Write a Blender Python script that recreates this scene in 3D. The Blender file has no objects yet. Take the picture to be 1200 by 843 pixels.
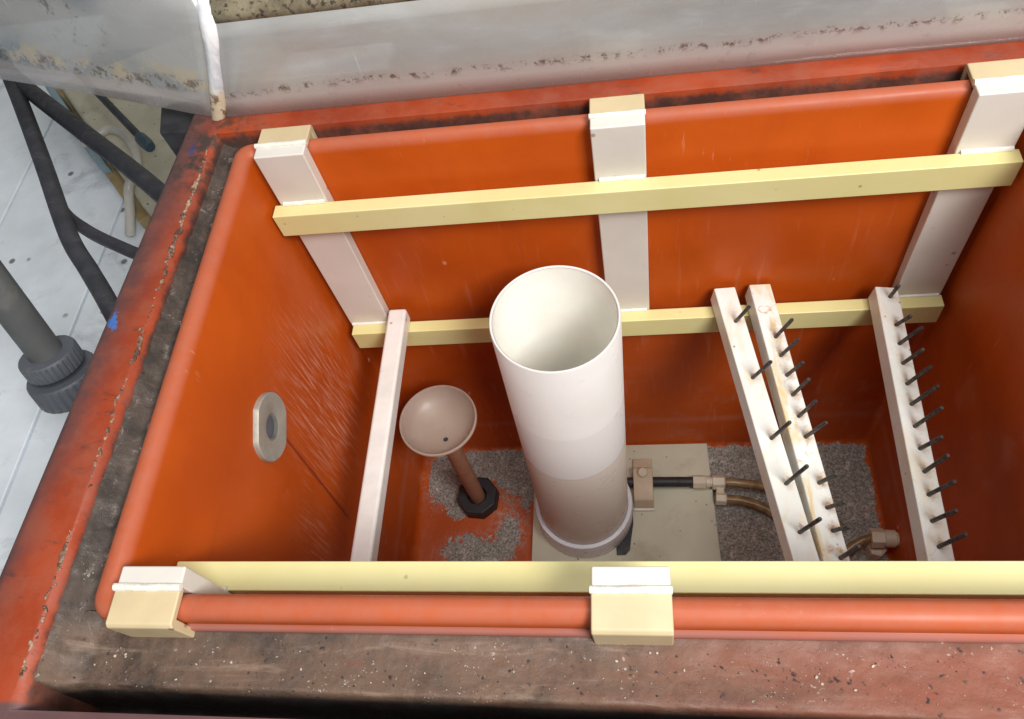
import bpy, bmesh, math, random
from mathutils import Vector, Matrix, noise
random.seed(7)
SC = bpy.context.scene
COL = SC.collection
V = Vector

# ------------------------------------------------------------------ node helpers
class NT:
    def __init__(s, name):
        s.m = bpy.data.materials.new(name); s.m.use_nodes = True
        s.t = s.m.node_tree; s.n = s.t.nodes; s.n.clear()
        s.out = s.n.new('ShaderNodeOutputMaterial')
        s.b = s.n.new('ShaderNodeBsdfPrincipled')
        s.t.links.new(s.b.outputs[0], s.out.inputs[0])
        s.tc = s.n.new('ShaderNodeTexCoord')
        s.geo = s.n.new('ShaderNodeNewGeometry')
        s.pos = s.geo.outputs['Position']
        s.obj = s.tc.outputs['Object']
    def L(s, a, b): s.t.links.new(a, b)
    def put(s, sock, v):
        if hasattr(v, 'is_linked') or isinstance(v, bpy.types.NodeSocket): s.L(v, sock)
        elif isinstance(v, (tuple, list)) and len(v) == 3 and sock.type == 'RGBA': sock.default_value = (*v, 1)
        else: sock.default_value = v
    def mapping(s, vec, scale=(1, 1, 1), rot=(0, 0, 0), loc=(0, 0, 0)):
        n = s.n.new('ShaderNodeMapping'); s.L(vec, n.inputs[0])
        n.inputs['Scale'].default_value = scale; n.inputs['Rotation'].default_value = rot; n.inputs['Location'].default_value = loc
        return n.outputs[0]
    def noise(s, scale, detail=4, rough=.55, vec=None, dist=0):
        n = s.n.new('ShaderNodeTexNoise'); s.L(vec or s.pos, n.inputs['Vector'])
        n.inputs['Scale'].default_value = scale; n.inputs['Detail'].default_value = detail
        n.inputs['Roughness'].default_value = rough; n.inputs['Distortion'].default_value = dist
        return n.outputs['Fac']
    def warp(s, scale, amt, vec=None):
        n = s.n.new('ShaderNodeTexNoise'); s.L(vec or s.pos, n.inputs['Vector']); n.inputs['Scale'].default_value = scale; n.inputs['Detail'].default_value = 4
        k = s.n.new('ShaderNodeVectorMath'); k.operation = 'MULTIPLY_ADD'; s.L(n.outputs['Color'], k.inputs[0]); k.inputs[1].default_value = (amt, amt, amt); s.L(vec or s.pos, k.inputs[2]); return k.outputs[0]
    def voro(s, scale, vec=None):
        n = s.n.new('ShaderNodeTexVoronoi'); s.L(vec or s.pos, n.inputs['Vector']); n.inputs['Scale'].default_value = scale
        return n.outputs['Distance']
    def ramp(s, fac, a, b, va=0., vb=1.):
        n = s.n.new('ShaderNodeMapRange'); n.interpolation_type = 'SMOOTHSTEP'
        s.put(n.inputs['Value'], fac)
        n.inputs['From Min'].default_value = a; n.inputs['From Max'].default_value = b
        n.inputs['To Min'].default_value = va; n.inputs['To Max'].default_value = vb
        return n.outputs[0]
    def math(s, op, a, b=0.):
        n = s.n.new('ShaderNodeMath'); n.operation = op
        s.put(n.inputs[0], a); s.put(n.inputs[1], b); return n.outputs[0]
    def mul(s, a, b): return s.math('MULTIPLY', a, b)
    def mix(s, fac, a, b):
        n = s.n.new('ShaderNodeMix'); n.data_type = 'RGBA'
        s.put(n.inputs[0], fac); s.put(n.inputs[6], a); s.put(n.inputs[7], b); return n.outputs[2]
    def dist(s, p, scale=(1, 1, 1), vec=None):
        # distance from a place on the thing, squashed by scale
        n = s.n.new('ShaderNodeVectorMath'); n.operation = 'SUBTRACT'; s.L(vec or s.pos, n.inputs[0]); n.inputs[1].default_value = p
        k = s.n.new('ShaderNodeVectorMath'); k.operation = 'MULTIPLY'; s.L(n.outputs[0], k.inputs[0]); k.inputs[1].default_value = scale
        l = s.n.new('ShaderNodeVectorMath'); l.operation = 'LENGTH'; s.L(k.outputs[0], l.inputs[0]); return l.outputs['Value']
    def axis(s, i, vec=None):
        n = s.n.new('ShaderNodeSeparateXYZ'); s.L(vec or s.pos, n.inputs[0]); return n.outputs[i]
    def bump(s, h, strength=.3, dist=.002):
        n = s.n.new('ShaderNodeBump'); n.inputs['Strength'].default_value = strength; n.inputs['Distance'].default_value = dist
        s.L(h, n.inputs['Height']); s.L(n.outputs[0], s.b.inputs['Normal'])
    def set(s, **k):
        for a, v in k.items(): s.put(s.b.inputs[a.replace('_', ' ')], v)
        return s.m

def plain(name, col, rough=.4, vary=.12, vscale=14, spots=None, spot_scale=60, bump=.1, bscale=60, sss=0., metal=0., dirt=None, dirt_amt=.5, dirt_scale=9):
    t = NT(name)
    n = t.noise(vscale, 5)
    lo = tuple(max(0, c * (1 - vary)) for c in col); hi = tuple(min(1, c * (1 + vary)) for c in col)
    c = t.mix(t.ramp(n, .3, .7), lo, hi)
    if dirt:
        d = t.ramp(t.noise(dirt_scale, 8, .7, dist=.4), .52, .72)
        c = t.mix(t.mul(d, dirt_amt), c, dirt)
    if spots:
        v = t.voro(spot_scale); g = t.noise(spot_scale * .35, 2)
        m = t.mul(t.ramp(v, .16, .08), t.ramp(g, .5, .58))
        c = t.mix(m, c, spots)
    t.set(Base_Color=c, Roughness=t.ramp(t.noise(vscale * 2.3, 4), .3, .7, rough * .8, min(1, rough * 1.25)), Metallic=metal)
    if sss > .3:
        t.b.inputs['Subsurface Weight'].default_value = sss
        t.b.inputs['Subsurface Radius'].default_value = (.05, .035, .025); t.b.inputs['Subsurface Scale'].default_value = 1.
    elif sss:
        t.b.inputs['Subsurface Weight'].default_value = sss
        t.b.inputs['Subsurface Radius'].default_value = (.01, .008, .006)
        t.b.inputs['Subsurface Scale'].default_value = .6
    t.bump(t.noise(bscale, 4), bump, .002)
    return t.m

M = {}
# orange moulded plastic of the inner tank
ORANGE = (.66, .103, .016)
def orange_tank():
    t = NT('orange_plastic')
    c = t.mix(t.ramp(t.noise(5, 6, .6), .3, .7), (.40, .062, .005), (.49, .083, .007))
    # chalky wear, streaked down the wall
    st = t.noise(1, 5, .6, t.mapping(t.pos, (10, 230, 16), (math.radians(-14), 0, 0)))
    dd_ = t.math('MINIMUM', t.dist((.012, .41, -.37), (1, 1, .7)), t.math('ADD', t.dist((.012, .20, -.44), (1.1, 1.3, .9)), .05))
    m = t.mul(t.ramp(st, .45, .68), t.ramp(t.math('ADD', dd_, t.mul(t.noise(16, 5, .7), .16)), .25, .08))
    c = t.mix(t.mul(m, .46), c, (.70, .47, .39))
    st2 = t.noise(1, 5, .6, t.mapping(t.pos, (90, 10, 7)))
    m2 = t.mul(t.ramp(st2, .56, .8), t.ramp(t.axis(2), -.05, -.3))
    c = t.mix(t.mul(m2, .16), c, (.72, .45, .36))
    # chalk haze on the lower walls, grime
    hz = t.mul(t.ramp(t.noise(16, 8, .7), .5, .75), t.ramp(t.axis(2), -.45, -.75))
    c = t.mix(t.mul(hz, .16), c, (.5, .36, .3))
    # long dark scratch below the fitting
    sc = t.math('ABSOLUTE', t.math('SUBTRACT', t.math('ADD', t.axis(1), t.mul(t.axis(2), -.06)), .3135))
    ms = t.mul(t.ramp(sc, .0042, .001), t.mul(t.ramp(t.axis(2), -.56, -.52), t.ramp(t.axis(2), -.22, -.26)))
    ms = t.mul(ms, t.ramp(t.axis(0), .05, .04))
    c = t.mix(t.mul(ms, .75), c, (.17, .02, .008))
    # small pale nicks
    v = t.voro(26, t.mapping(t.pos, (1, 1, .55))); g = t.noise(15, 2)
    c = t.mix(t.mul(t.mul(t.ramp(v, .11, .05), t.ramp(g, .58, .66)), .6), c, (.8, .5, .36))
    # pale rubbed rim, with the highlight along it put into the colour
    rub_highlight = t.mul(t.ramp(t.axis(2), -.016, -.004), t.ramp(t.noise(60, 7, .7), .25, .7, .45, .8))
    c = t.mix(rub_highlight, c, (.40, .125, .078))
    # scale and silt feathering out round the sediment on the floor
    fl_ = t.ramp(t.axis(2), -.918, -.929)
    ch = None
    for p, sc in (((.10, .52, -.93), (1, 1.1, 1)), ((.15, .335, -.93), (1.1, 1.5, 1)), ((.22, .40, -.93), (2.2, 1.2, 1)), ((.22, .55, -.93), (1, 1.2, 1)), ((.76, .40, -.93), (.42, .42, 1))):
        d_ = t.ramp(t.dist(p, sc), .125, .03); ch = d_ if ch is None else t.math('MAXIMUM', ch, d_)
    ch = t.mul(t.mul(ch, fl_), t.ramp(t.noise(70, 8, .78, dist=.5), .44, .60))
    c = t.mix(t.mul(ch, .8), c, (.40, .34, .30))
    # old faint water lines and drips on the walls
    wl = t.math('ABSOLUTE', t.math('SUBTRACT', t.math('ADD', t.axis(2), t.mul(t.noise(5, 4), .02)), -.135))
    c = t.mix(t.mul(t.mul(t.ramp(wl, .007, .001), t.ramp(t.noise(14, 5), .4, .65)), .16), c, (.22, .035, .008))
    wl = t.math('ABSOLUTE', t.math('SUBTRACT', t.math('ADD', t.axis(2), t.mul(t.noise(7, 4), .02)), -.80))
    c = t.mix(t.mul(t.ramp(wl, .02, .002), .22), c, (.42, .22, .16))
    sm = t.ramp(t.noise(1, 7, .7, t.mapping(t.pos, (18, 18, 5), loc=(4, 2, 1)), .4), .50, .72)
    c = t.mix(t.mul(sm, .16), c, (.30, .035, .006))
    fs = t.ramp(t.noise(1, 4, .6, t.mapping(t.pos, (150, 150, 20), (.12, .2, 0))), .63, .74)
    c = t.mix(t.mul(t.mul(fs, t.ramp(t.noise(6, 3), .48, .62)), .35), c, (.66, .32, .22))
    lip = t.mul(t.ramp(t.axis(2), -.0215, -.0235), t.mul(t.ramp(t.axis(1), -.001, -.003), t.ramp(t.noise(1, 6, .65, t.mapping(t.pos, (9, 60, 60))), .2, .5, .45, 1.)))
    c = t.mix(t.mul(lip, .85), c, (.30, .135, .115))
    t.set(Base_Color=c, Roughness=t.ramp(t.noise(9, 5), .3, .7, .36, .5))
    t.b.inputs['Specular IOR Level'].default_value = .2
    t.bump(t.noise(7, 3), .25, .006)
    return t.m
M['orange'] = orange_tank()

def casing_paint():
    t = NT('casing_paint')
    c = t.mix(t.ramp(t.noise(6, 7, .62), .35, .68), (.25, .034, .010), (.38, .056, .012))
    # outer edge painted dull purple-grey, as the rounding falls into shade
    x = t.axis(0)
    e = t.math('SUBTRACT', t.math('ADD', x, t.mul(t.axis(1), -.075)), t.mul(t.noise(14, 6, .65), .05))
    edge = t.mul(t.ramp(e, -.104, -.158), t.ramp(x, .0, -.02))
    c = t.mix(t.mul(edge, .92), c, (.085, .05, .052))
    # grime specks and black scabs, mostly at the back strip
    d = t.ramp(t.noise(1, 8, .72, t.mapping(t.pos, (22, 60, 60)), .3), .56, .68)
    c = t.mix(t.mul(d, .72), c, (.07, .035, .028))
    ib = t.ramp(t.math('ADD', t.axis(2), t.mul(t.math('SUBTRACT', t.noise(45, 6, .7), .5), .02)), -.004, -.012)
    ib = t.mul(ib, t.ramp(t.axis(2), -.4, -.3))
    c = t.mix(t.mul(ib, .93), c, (.045, .028, .024))  # inner wall darkened: grime together with the painted shade of the gap
    ds = t.mul(t.ramp(t.noise(24, 5, .65), .40, .70), .55)
    c = t.mix(ds, c, (.26, .075, .045))
    g2 = t.ramp(t.dist((-.05, .60, 0), (1, .8, 1)), .085, .03)
    c = t.mix(t.mul(g2, t.ramp(t.noise(40, 6, .7), .42, .6)), c, (.05, .035, .03))
    # purple-brown film over the front flange
    f = t.mul(t.ramp(t.axis(1), -.084, -.090), t.ramp(t.noise(9, 6), .0, .4))
    c = t.mix(t.mul(f, .93), c, (.10, .060, .064))
    # blue marks
    for p, s in (((-.0985, .327, 0), (1, .45, .3)), ((-.092, .318, 0), (1.4, .8, .3)), ((-.073, .60, 0), (1.2, .42, .3))):
        b = t.math('ADD', t.dist(p, s), t.mul(t.math('SUBTRACT', t.noise(170, 3), .5), .014))
        c = t.mix(t.mul(t.ramp(b, .0062, .0036), .9 if p[1] < .5 else .5), c, (.04, .17, .52) if p[1] < .5 else (.03, .05, .20))
    t.set(Base_Color=c, Roughness=t.ramp(t.noise(20, 5), .3, .7, .3, .55))
    t.bump(t.noise(55, 6, .6), .3, .002)
    return t.m
M['casing'] = casing_paint()

def grime():  # gutter grime, with the shade of the groove and back gap painted in
    t = NT('gutter_grime_shade')
    x = t.axis(0); y = t.axis(1)
    c = t.mix(t.ramp(t.noise(24, 8, .7), .32, .68), (.028, .020, .016), (.080, .057, .044))
    # front channel: dusty, wiped down to the orange towards one end
    fr = t.ramp(t.math('ADD', y, t.mul(t.math('SUBTRACT', t.noise(30, 5), .5), .02)), .005, -.032)
    c = t.mix(t.mul(fr, t.ramp(t.noise(18, 8, .7), .3, .6)), c, (.135, .082, .055))
    w = t.mul(fr, t.ramp(t.math('ADD', x, t.mul(t.noise(1, 6, .65, t.mapping(t.pos, (7, 40, 10))), .45)), .55, 1.05))
    c = t.mix(t.mul(w, .85), c, (.235, .072, .042))
    b = t.ramp(t.noise(12, 8, .75), .55, .72)
    c = t.mix(t.mul(b, .5), c, (.07, .055, .045))
    v = t.voro(110, t.warp(120, .016)); g = t.noise(30, 5, .7)
    c = t.mix(t.mul(t.ramp(v, .30, .12), t.ramp(g, .5, .6)), c, (.022, .017, .018))
    v = t.voro(190, t.warp(150, .014, t.mapping(t.pos, loc=(3, 1, 0)))); g = t.noise(24, 5, .7, vec=t.mapping(t.pos, loc=(5, 5, 2)))
    c = t.mix(t.mul(t.ramp(v, .26, .10), t.ramp(g, .53, .64)), c, (.40, .345, .30))
    sm = t.ramp(t.noise(1, 7, .7, t.mapping(t.pos, (9, 55, 20), loc=(7, 1, 0)), .5), .54, .70)
    c = t.mix(t.mul(t.mul(sm, fr), .55), c, (.27, .19, .14))
    rd = t.ramp(t.noise(1, 5, .7, t.mapping(t.pos, (26, 60, 20), loc=(1, 8, 0))), .66, .72)
    c = t.mix(t.mul(t.mul(rd, fr), .6), c, (.24, .045, .03))
    sl = t.mul(t.ramp(x, .0, -.02), t.ramp(t.noise(1, 8, .75, t.mapping(t.pos, (60, 34, 40), (0, 0, .3)), .6), .55, .68))
    c = t.mix(t.mul(sl, .6), c, (.27, .23, .20))
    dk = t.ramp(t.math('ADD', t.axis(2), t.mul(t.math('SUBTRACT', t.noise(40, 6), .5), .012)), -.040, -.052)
    c = t.mix(t.mul(dk, .9), c, (.016, .012, .012))  # shade of the groove and back gap painted near black by depth
    t.set(Base_Color=c, Roughness=t.ramp(t.noise(30, 5), .3, .7, .38, .8))
    t.bump(t.noise(170, 8, .75), .55, .002)
    return t.m
M['grime'] = grime()

def crust():
    t = NT('salt_crust')
    n = t.noise(90, 6, .7)
    c = t.mix(t.ramp(n, .4, .62), (.10, .042, .028), (.44, .30, .20))
    c = t.mix(t.ramp(t.noise(30, 5), .5, .66), c, (.10, .05, .035))
    t.set(Base_Color=c, Roughness=.85); t.bump(t.noise(200, 6, .7), .8, .003); return t.m
M['crust'] = crust()

def sediment():
    t = NT('grey_sediment')
    c = t.mix(t.ramp(t.noise(230, 6, .75), .36, .64), (.15, .142, .13), (.50, .465, .415))
    c = t.mix(t.ramp(t.noise(60, 4, .7), .57, .66), c, (.60, .55, .5))
    c = t.mix(t.ramp(t.voro(240, t.warp(200, .008)), .26, .1), c, (.07, .063, .056))
    t.set(Base_Color=c, Roughness=.9); t.bump(t.noise(320, 6, .75), .7, .003); return t.m
M['sediment'] = sediment()

M['white_strip'] = plain('white_polypropylene', (.655, .62, .565), .38, .05, 10, spots=(.35, .3, .25), spot_scale=34, bump=.12, bscale=30, sss=.08)
M['tan_hook'] = plain('aged_cream_plastic', (.57, .455, .275), .42, .07, 16, spots=(.3, .22, .13), spot_scale=40, bump=.1, bscale=40, dirt=(.5, .36, .18), dirt_amt=.25)
M['weld'] = plain('weld_bead_plastic', (.74, .72, .64), .3, .06, 40, bump=.4, bscale=220)
def yellow():
    t = NT('yellow_plastic')
    c = t.mix(t.ramp(t.noise(6, 5), .3, .7), (.66, .60, .27), (.72, .67, .35))
    c = t.mix(t.mul(t.ramp(t.noise(3, 3), .45, .7), .5), c, (.63, .57, .25))
    v = t.voro(38); g = t.noise(13, 2)
    c = t.mix(t.mul(t.mul(t.ramp(v, .12, .05), t.ramp(g, .5, .6)), .7), c, (.28, .17, .07))
    t.set(Base_Color=c, Roughness=.36)
    t.b.inputs['Subsurface Weight'].default_value = .12
    t.b.inputs['Subsurface Radius'].default_value = (.012, .010, .004); t.b.inputs['Subsurface Scale'].default_value = .6
    t.bump(t.noise(35, 4), .08, .002); return t.m
M['yellow'] = yellow()
M['white_bar'] = plain('white_nylon', (.70, .675, .64), .38, .07, 18, spots=(.4, .33, .28), spot_scale=45, bump=.15, bscale=60, sss=.1)
def pegbar(name, stain, amt, seed, pins):
    t = NT(name)
    c = t.mix(t.ramp(t.noise(14, 5), .3, .7), (.70, .71, .66), (.77, .785, .76))
    p = t.mapping(t.pos, (34, 11, 11), loc=(seed, seed * 2, 0))
    c = t.mix(t.mul(t.ramp(t.noise(1, 5, .6, p, .8), .48, .68), amt), c, (.68, .50, .22))
    c = t.mix(t.mul(t.ramp(t.noise(38, 8, .7, t.mapping(t.pos, loc=(seed, 0, 0)), 1.2), .56, .68), stain), c, (.50, .25, .10))
    dm = None
    for q in pins:
        d_ = t.dist((q[0] + .003, q[1] + .004, -.345), (1, .75, .5)); dm = d_ if dm is None else t.math('MINIMUM', dm, d_)
    dm = t.math('ADD', dm, t.mul(t.math('SUBTRACT', t.noise(110, 5, .7), .5), .022))
    c = t.mix(t.mul(t.ramp(dm, .013, .002), .30 + stain * .4), c, (.46, .27, .12))
    c = t.mix(t.mul(t.ramp(dm, .0045, .001), .6), c, (.16, .10, .06))
    v = t.voro(55, t.mapping(t.pos, loc=(seed, 0, 0))); g = t.noise(24, 2)
    c = t.mix(t.mul(t.mul(t.ramp(v, .13, .06), t.ramp(g, .52, .6)), .8), c, (.20, .14, .10))
    t.set(Base_Color=c, Roughness=.34)
    t.b.inputs['Subsurface Weight'].default_value = .12
    t.b.inputs['Subsurface Radius'].default_value = (.012, .009, .005); t.b.inputs['Subsurface Scale'].default_value = .6
    t.bump(t.noise(40, 4), .1, .002); return t.m
def pin_metal():
    t = NT('dark_pin_metal')
    c = t.mix(t.ramp(t.noise(160, 5, .7), .4, .66), (.035, .032, .034), (.11, .095, .085))
    t.set(Base_Color=c, Roughness=.5, Metallic=.5); t.bump(t.noise(300, 4), .4, .001); return t.m
M['pin'] = pin_metal()
def pvc():
    t = NT('white_pvc')
    c = t.mix(t.ramp(t.noise(7, 5), .3, .7), (.72, .715, .695), (.77, .765, .75))
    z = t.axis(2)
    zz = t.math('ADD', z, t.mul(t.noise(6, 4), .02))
    # front rail's shadow painted as two darker steps, dark line at the lower
    c = t.mix(t.mul(t.ramp(zz, -.388, -.396), .38), c, (.62, .595, .585))
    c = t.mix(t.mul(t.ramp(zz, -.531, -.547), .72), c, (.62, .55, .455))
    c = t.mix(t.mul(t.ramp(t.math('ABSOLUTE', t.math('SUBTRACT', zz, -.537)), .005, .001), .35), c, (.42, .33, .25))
    sc_ = t.ramp(t.noise(1, 3, .5, t.mapping(t.pos, (110, 110, 7), (.1, .05, 0))), .66, .72)
    c = t.mix(t.mul(t.mul(sc_, t.ramp(t.noise(9, 3), .5, .6)), .5), c, (.52, .47, .42))
    st = t.noise(1, 6, .6, t.mapping(t.pos, (30, 30, 3)))
    c = t.mix(t.mul(t.mul(t.ramp(st, .52, .75), t.ramp(z, -.5, -.65)), .35), c, (.55, .42, .30))
    v = t.voro(30, t.mapping(t.pos, (1, 1, .6))); g = t.noise(11, 2)
    c = t.mix(t.mul(t.mul(t.ramp(v, .09, .04), t.ramp(g, .54, .6)), .7), c, (.3, .25, .2))
    t.set(Base_Color=c, Roughness=t.ramp(t.noise(20, 4), .3, .7, .26, .4))
    t.bump(t.noise(14, 3), .08, .003); return t.m
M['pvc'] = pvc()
M['cap'] = plain('white_cap_plastic', (.82, .86, .92), .3, .04, 12, spots=(.4, .35, .3), spot_scale=36, bump=.1)
M['pvc_in'] = plain('pvc_inside_lit', (.95, .925, .87), .45, .07, 7, dirt=(.88, .81, .69), dirt_amt=.5, bump=.1)  # paler copy of the tube plastic, brightened for the light shining in
M['funnel'] = plain('dull_pinkish_plastic', (.36, .28, .225), .5, .06, 10, dirt=(.30, .21, .16), dirt_amt=.35, bump=.12, sss=.6)
M['stem'] = plain('brown_stained_pipe', (.30, .14, .085), .5, .14, 20, dirt=(.16, .08, .05), bump=.2)
M['black'] = plain('black_rubber', (.022, .022, .026), .5, .3, 30, bump=.25, bscale=90, dirt=(.09, .085, .085), dirt_amt=.5)
M['hose'] = plain('black_hose_rubber', (.035, .036, .045), .55, .2, 30, bump=.2, bscale=140, dirt=(.10, .10, .11), dirt_amt=.5, dirt_scale=20)
M['grey_pipe'] = plain('grey_pvc', (.10, .105, .105), .55, .12, 14, bump=.15, dirt=(.20, .185, .15), dirt_amt=.45, dirt_scale=14)
M['slate'] = plain('slate_grey_plastic', (.10, .11, .13), .5, .1, 14, bump=.15, dirt=(.22, .2, .18), dirt_amt=.45, dirt_scale=24)
M['plate'] = plain('grey_green_plate', (.58, .57, .44), .5, .07, 8, dirt=(.38, .31, .20), dirt_amt=.5, bump=.1, spots=(.25, .2, .13))
M['clamp'] = plain('beige_clamp_plastic', (.54, .44, .31), .5, .08, 20, dirt=(.40, .29, .17), dirt_amt=.4)
M['fitting'] = plain('ivory_fitting', (.66, .60, .47), .4, .07, 30, dirt=(.42, .32, .2), dirt_amt=.4)
def amber():
    t = NT('amber_tube')
    c = t.mix(t.ramp(t.noise(40, 5), .35, .65), (.28, .18, .075), (.45, .32, .15))
    t.set(Base_Color=c, Roughness=.25); t.b.inputs['Transmission Weight'].default_value = .25
    t.bump(t.noise(60, 4), .1, .001); return t.m
M['amber'] = amber()
M['washer'] = plain('dull_zinc', (.34, .325, .28), .5, .12, 30, metal=.25, bump=.3, bscale=160, dirt=(.36, .31, .22), dirt_amt=.6, dirt_scale=30)
M['thread'] = plain('worn_thread', (.36, .35, .33), .4, .15, 60, metal=.6)
M['chip'] = plain('pale_chips', (.36, .32, .27), .8, .4, 50, bump=.5, bscale=200)
M['darkchip'] = plain('dark_chips', (.035, .03, .032), .7, .3, 50, bump=.5, bscale=200)
M['boards'] = plain('white_painted_boards', (.80, .86, .92), .4, .08, 7, spots=(.2, .2, .2), spot_scale=16, dirt=(.34, .34, .34), dirt_amt=.55, dirt_scale=7, bump=.15)
M['soil'] = plain('dark_subfloor', (.05, .05, .055), .9)
M['batten'] = plain('brown_batten', (.34, .25, .12), .6, .2, 20, dirt=(.1, .08, .05), bump=.3)
M['housing'] = plain('cream_housing', (.50, .47, .36), .5, .08, 12, dirt=(.25, .22, .15), dirt_amt=.5, spots=(.15, .12, .1), spot_scale=50)
M['loop'] = plain('grey_loop_tube', (.52, .50, .45), .35, .1, 20)
M['bluegrey'] = plain('blue_grey_paint', (.24, .33, .38), .45, .15, 10, dirt=(.12, .14, .15))
M['teal'] = plain('teal_gland', (.045, .085, .11), .5, .2, 30)
M['wall'] = plain('pale_wall', (.52, .51, .45), .8, .12, 3, dirt=(.28, .27, .22), dirt_amt=.6, dirt_scale=4)

def hood_mat(name, side):
    t = NT(name)
    z = t.axis(2)
    if side == 'top':
        c = t.mix(t.ramp(t.noise(30, 8, .7), .35, .65), (.15, .12, .075), (.28, .24, .16))
        c = t.mix(t.mul(t.ramp(t.noise(130, 6, .7), .54, .6), .9), c, (.04, .032, .025))
        base_alpha = .93
    else:
        c = t.mix(t.ramp(t.noise(1, 7, .65, t.mapping(t.pos, (2.2, 2.2, 9))), .3, .7), (.37, .375, .37), (.52, .53, .53))
        wipe = t.noise(1, 6, .6, t.mapping(t.pos, (14, 14, 60), (0, .25, 0)))
        c = t.mix(t.mul(t.ramp(wipe, .52, .74), .28), c, (.68, .70, .71))
        vs = t.ramp(t.noise(1, 3, .5, t.mapping(t.pos, (120, 120, 9), (0, .1, 0), (1, 2, 3))), .68, .74)
        c = t.mix(t.mul(t.mul(vs, t.ramp(t.noise(5, 3), .5, .6)), .6), c, (.85, .86, .87))
        base_alpha = .70 if side == 'front' else .60
    if side == 'front':
        c = t.mix(t.mul(t.ramp(t.noise(4, 5, .6, t.mapping(t.pos, (1, 1, 2.5), loc=(9, 2, 4)), .5), .42, .68), .5), c, (.42, .375, .31))
        c = t.mix(t.mul(t.ramp(z, .075, .035), .35), c, (.50, .42, .36))
    if side == 'left':
        c = t.mix(t.ramp(t.noise(4.5, 2, .5, t.mapping(t.pos, loc=(2, 3, 1))), .42, .62), c, (.20, .26, .30))  # blue-grey blobs painted for reflections and shapes behind the sheet
        c = t.mix(t.mul(t.ramp(t.noise(60, 7, .7), .56, .66), t.ramp(t.noise(8, 2), .45, .6)), c, (.14, .14, .13))
    if side != 'top':
        # crust line a little above the bottom edge
        lv = t.math('ADD', z, t.mul(t.math('SUBTRACT', t.noise(9, 4), .5), .02))
        h = .038 if side == 'front' else .050
        thick = .0085 if side == 'front' else .016
        band = t.ramp(t.math('ABSOLUTE', t.math('SUBTRACT', lv, h)), thick, thick * .25)
        if side == 'left':
            tan = t.mul(t.ramp(t.math('ABSOLUTE', t.math('SUBTRACT', lv, h + .008)), .026, .006), t.ramp(t.noise(24, 6, .65), .50, .58))
            c = t.mix(t.mul(tan, .9), c, (.62, .53, .38))
        sp = t.ramp(t.noise(70, 7, .75), .50, .58)
        m = t.mul(band, sp)
        c = t.mix(t.mul(m, .92), c, (.12, .065, .045))
        c = t.mix(t.mul(t.mul(t.ramp(z, .034, .022), t.ramp(t.noise(60, 5), .62, .7)), .5), c, (.2, .12, .09))
        film = t.mul(t.ramp(lv, .040, .034), .55)
        c = t.mix(film, c, (.60, .50, .47))
    t.set(Base_Color=c, Roughness=t.ramp(t.noise(14, 5), .3, .7, .16, .34) if side != 'top' else .5)
    t.b.inputs['Alpha'].default_value = base_alpha
    if side != 'top': t.b.inputs['Coat Weight'].default_value = .7; t.b.inputs['Coat Roughness'].default_value = .06
    t.bump(t.noise(9, 4), .12, .006)
    return t.m
M['hood_front'] = hood_mat('cloudy_clear_sheet', 'front')
M['hood_left'] = hood_mat('cloudy_clear_side', 'left')
M['hood_top'] = hood_mat('mottled_clear_top', 'top')
def fold_strip():
    t = NT('bright_fold_plastic')
    c = t.mix(t.ramp(t.noise(60, 4, .6, t.mapping(t.pos, (1, 1, .25))), .35, .65), (.60, .63, .68), (.88, .89, .90))  # fold of the sheet, its bright reflection painted as a pale strip
    low = t.ramp(t.axis(2), .055, .035)
    c = t.mix(low, c, t.mix(t.ramp(t.noise(90, 5), .5, .6), (.66, .56, .40), (.25, .15, .09)))
    t.set(Base_Color=c, Roughness=.25); t.bump(t.noise(70, 4, .6), .35, .003); return t.m
M['fold_strip'] = fold_strip()

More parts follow.
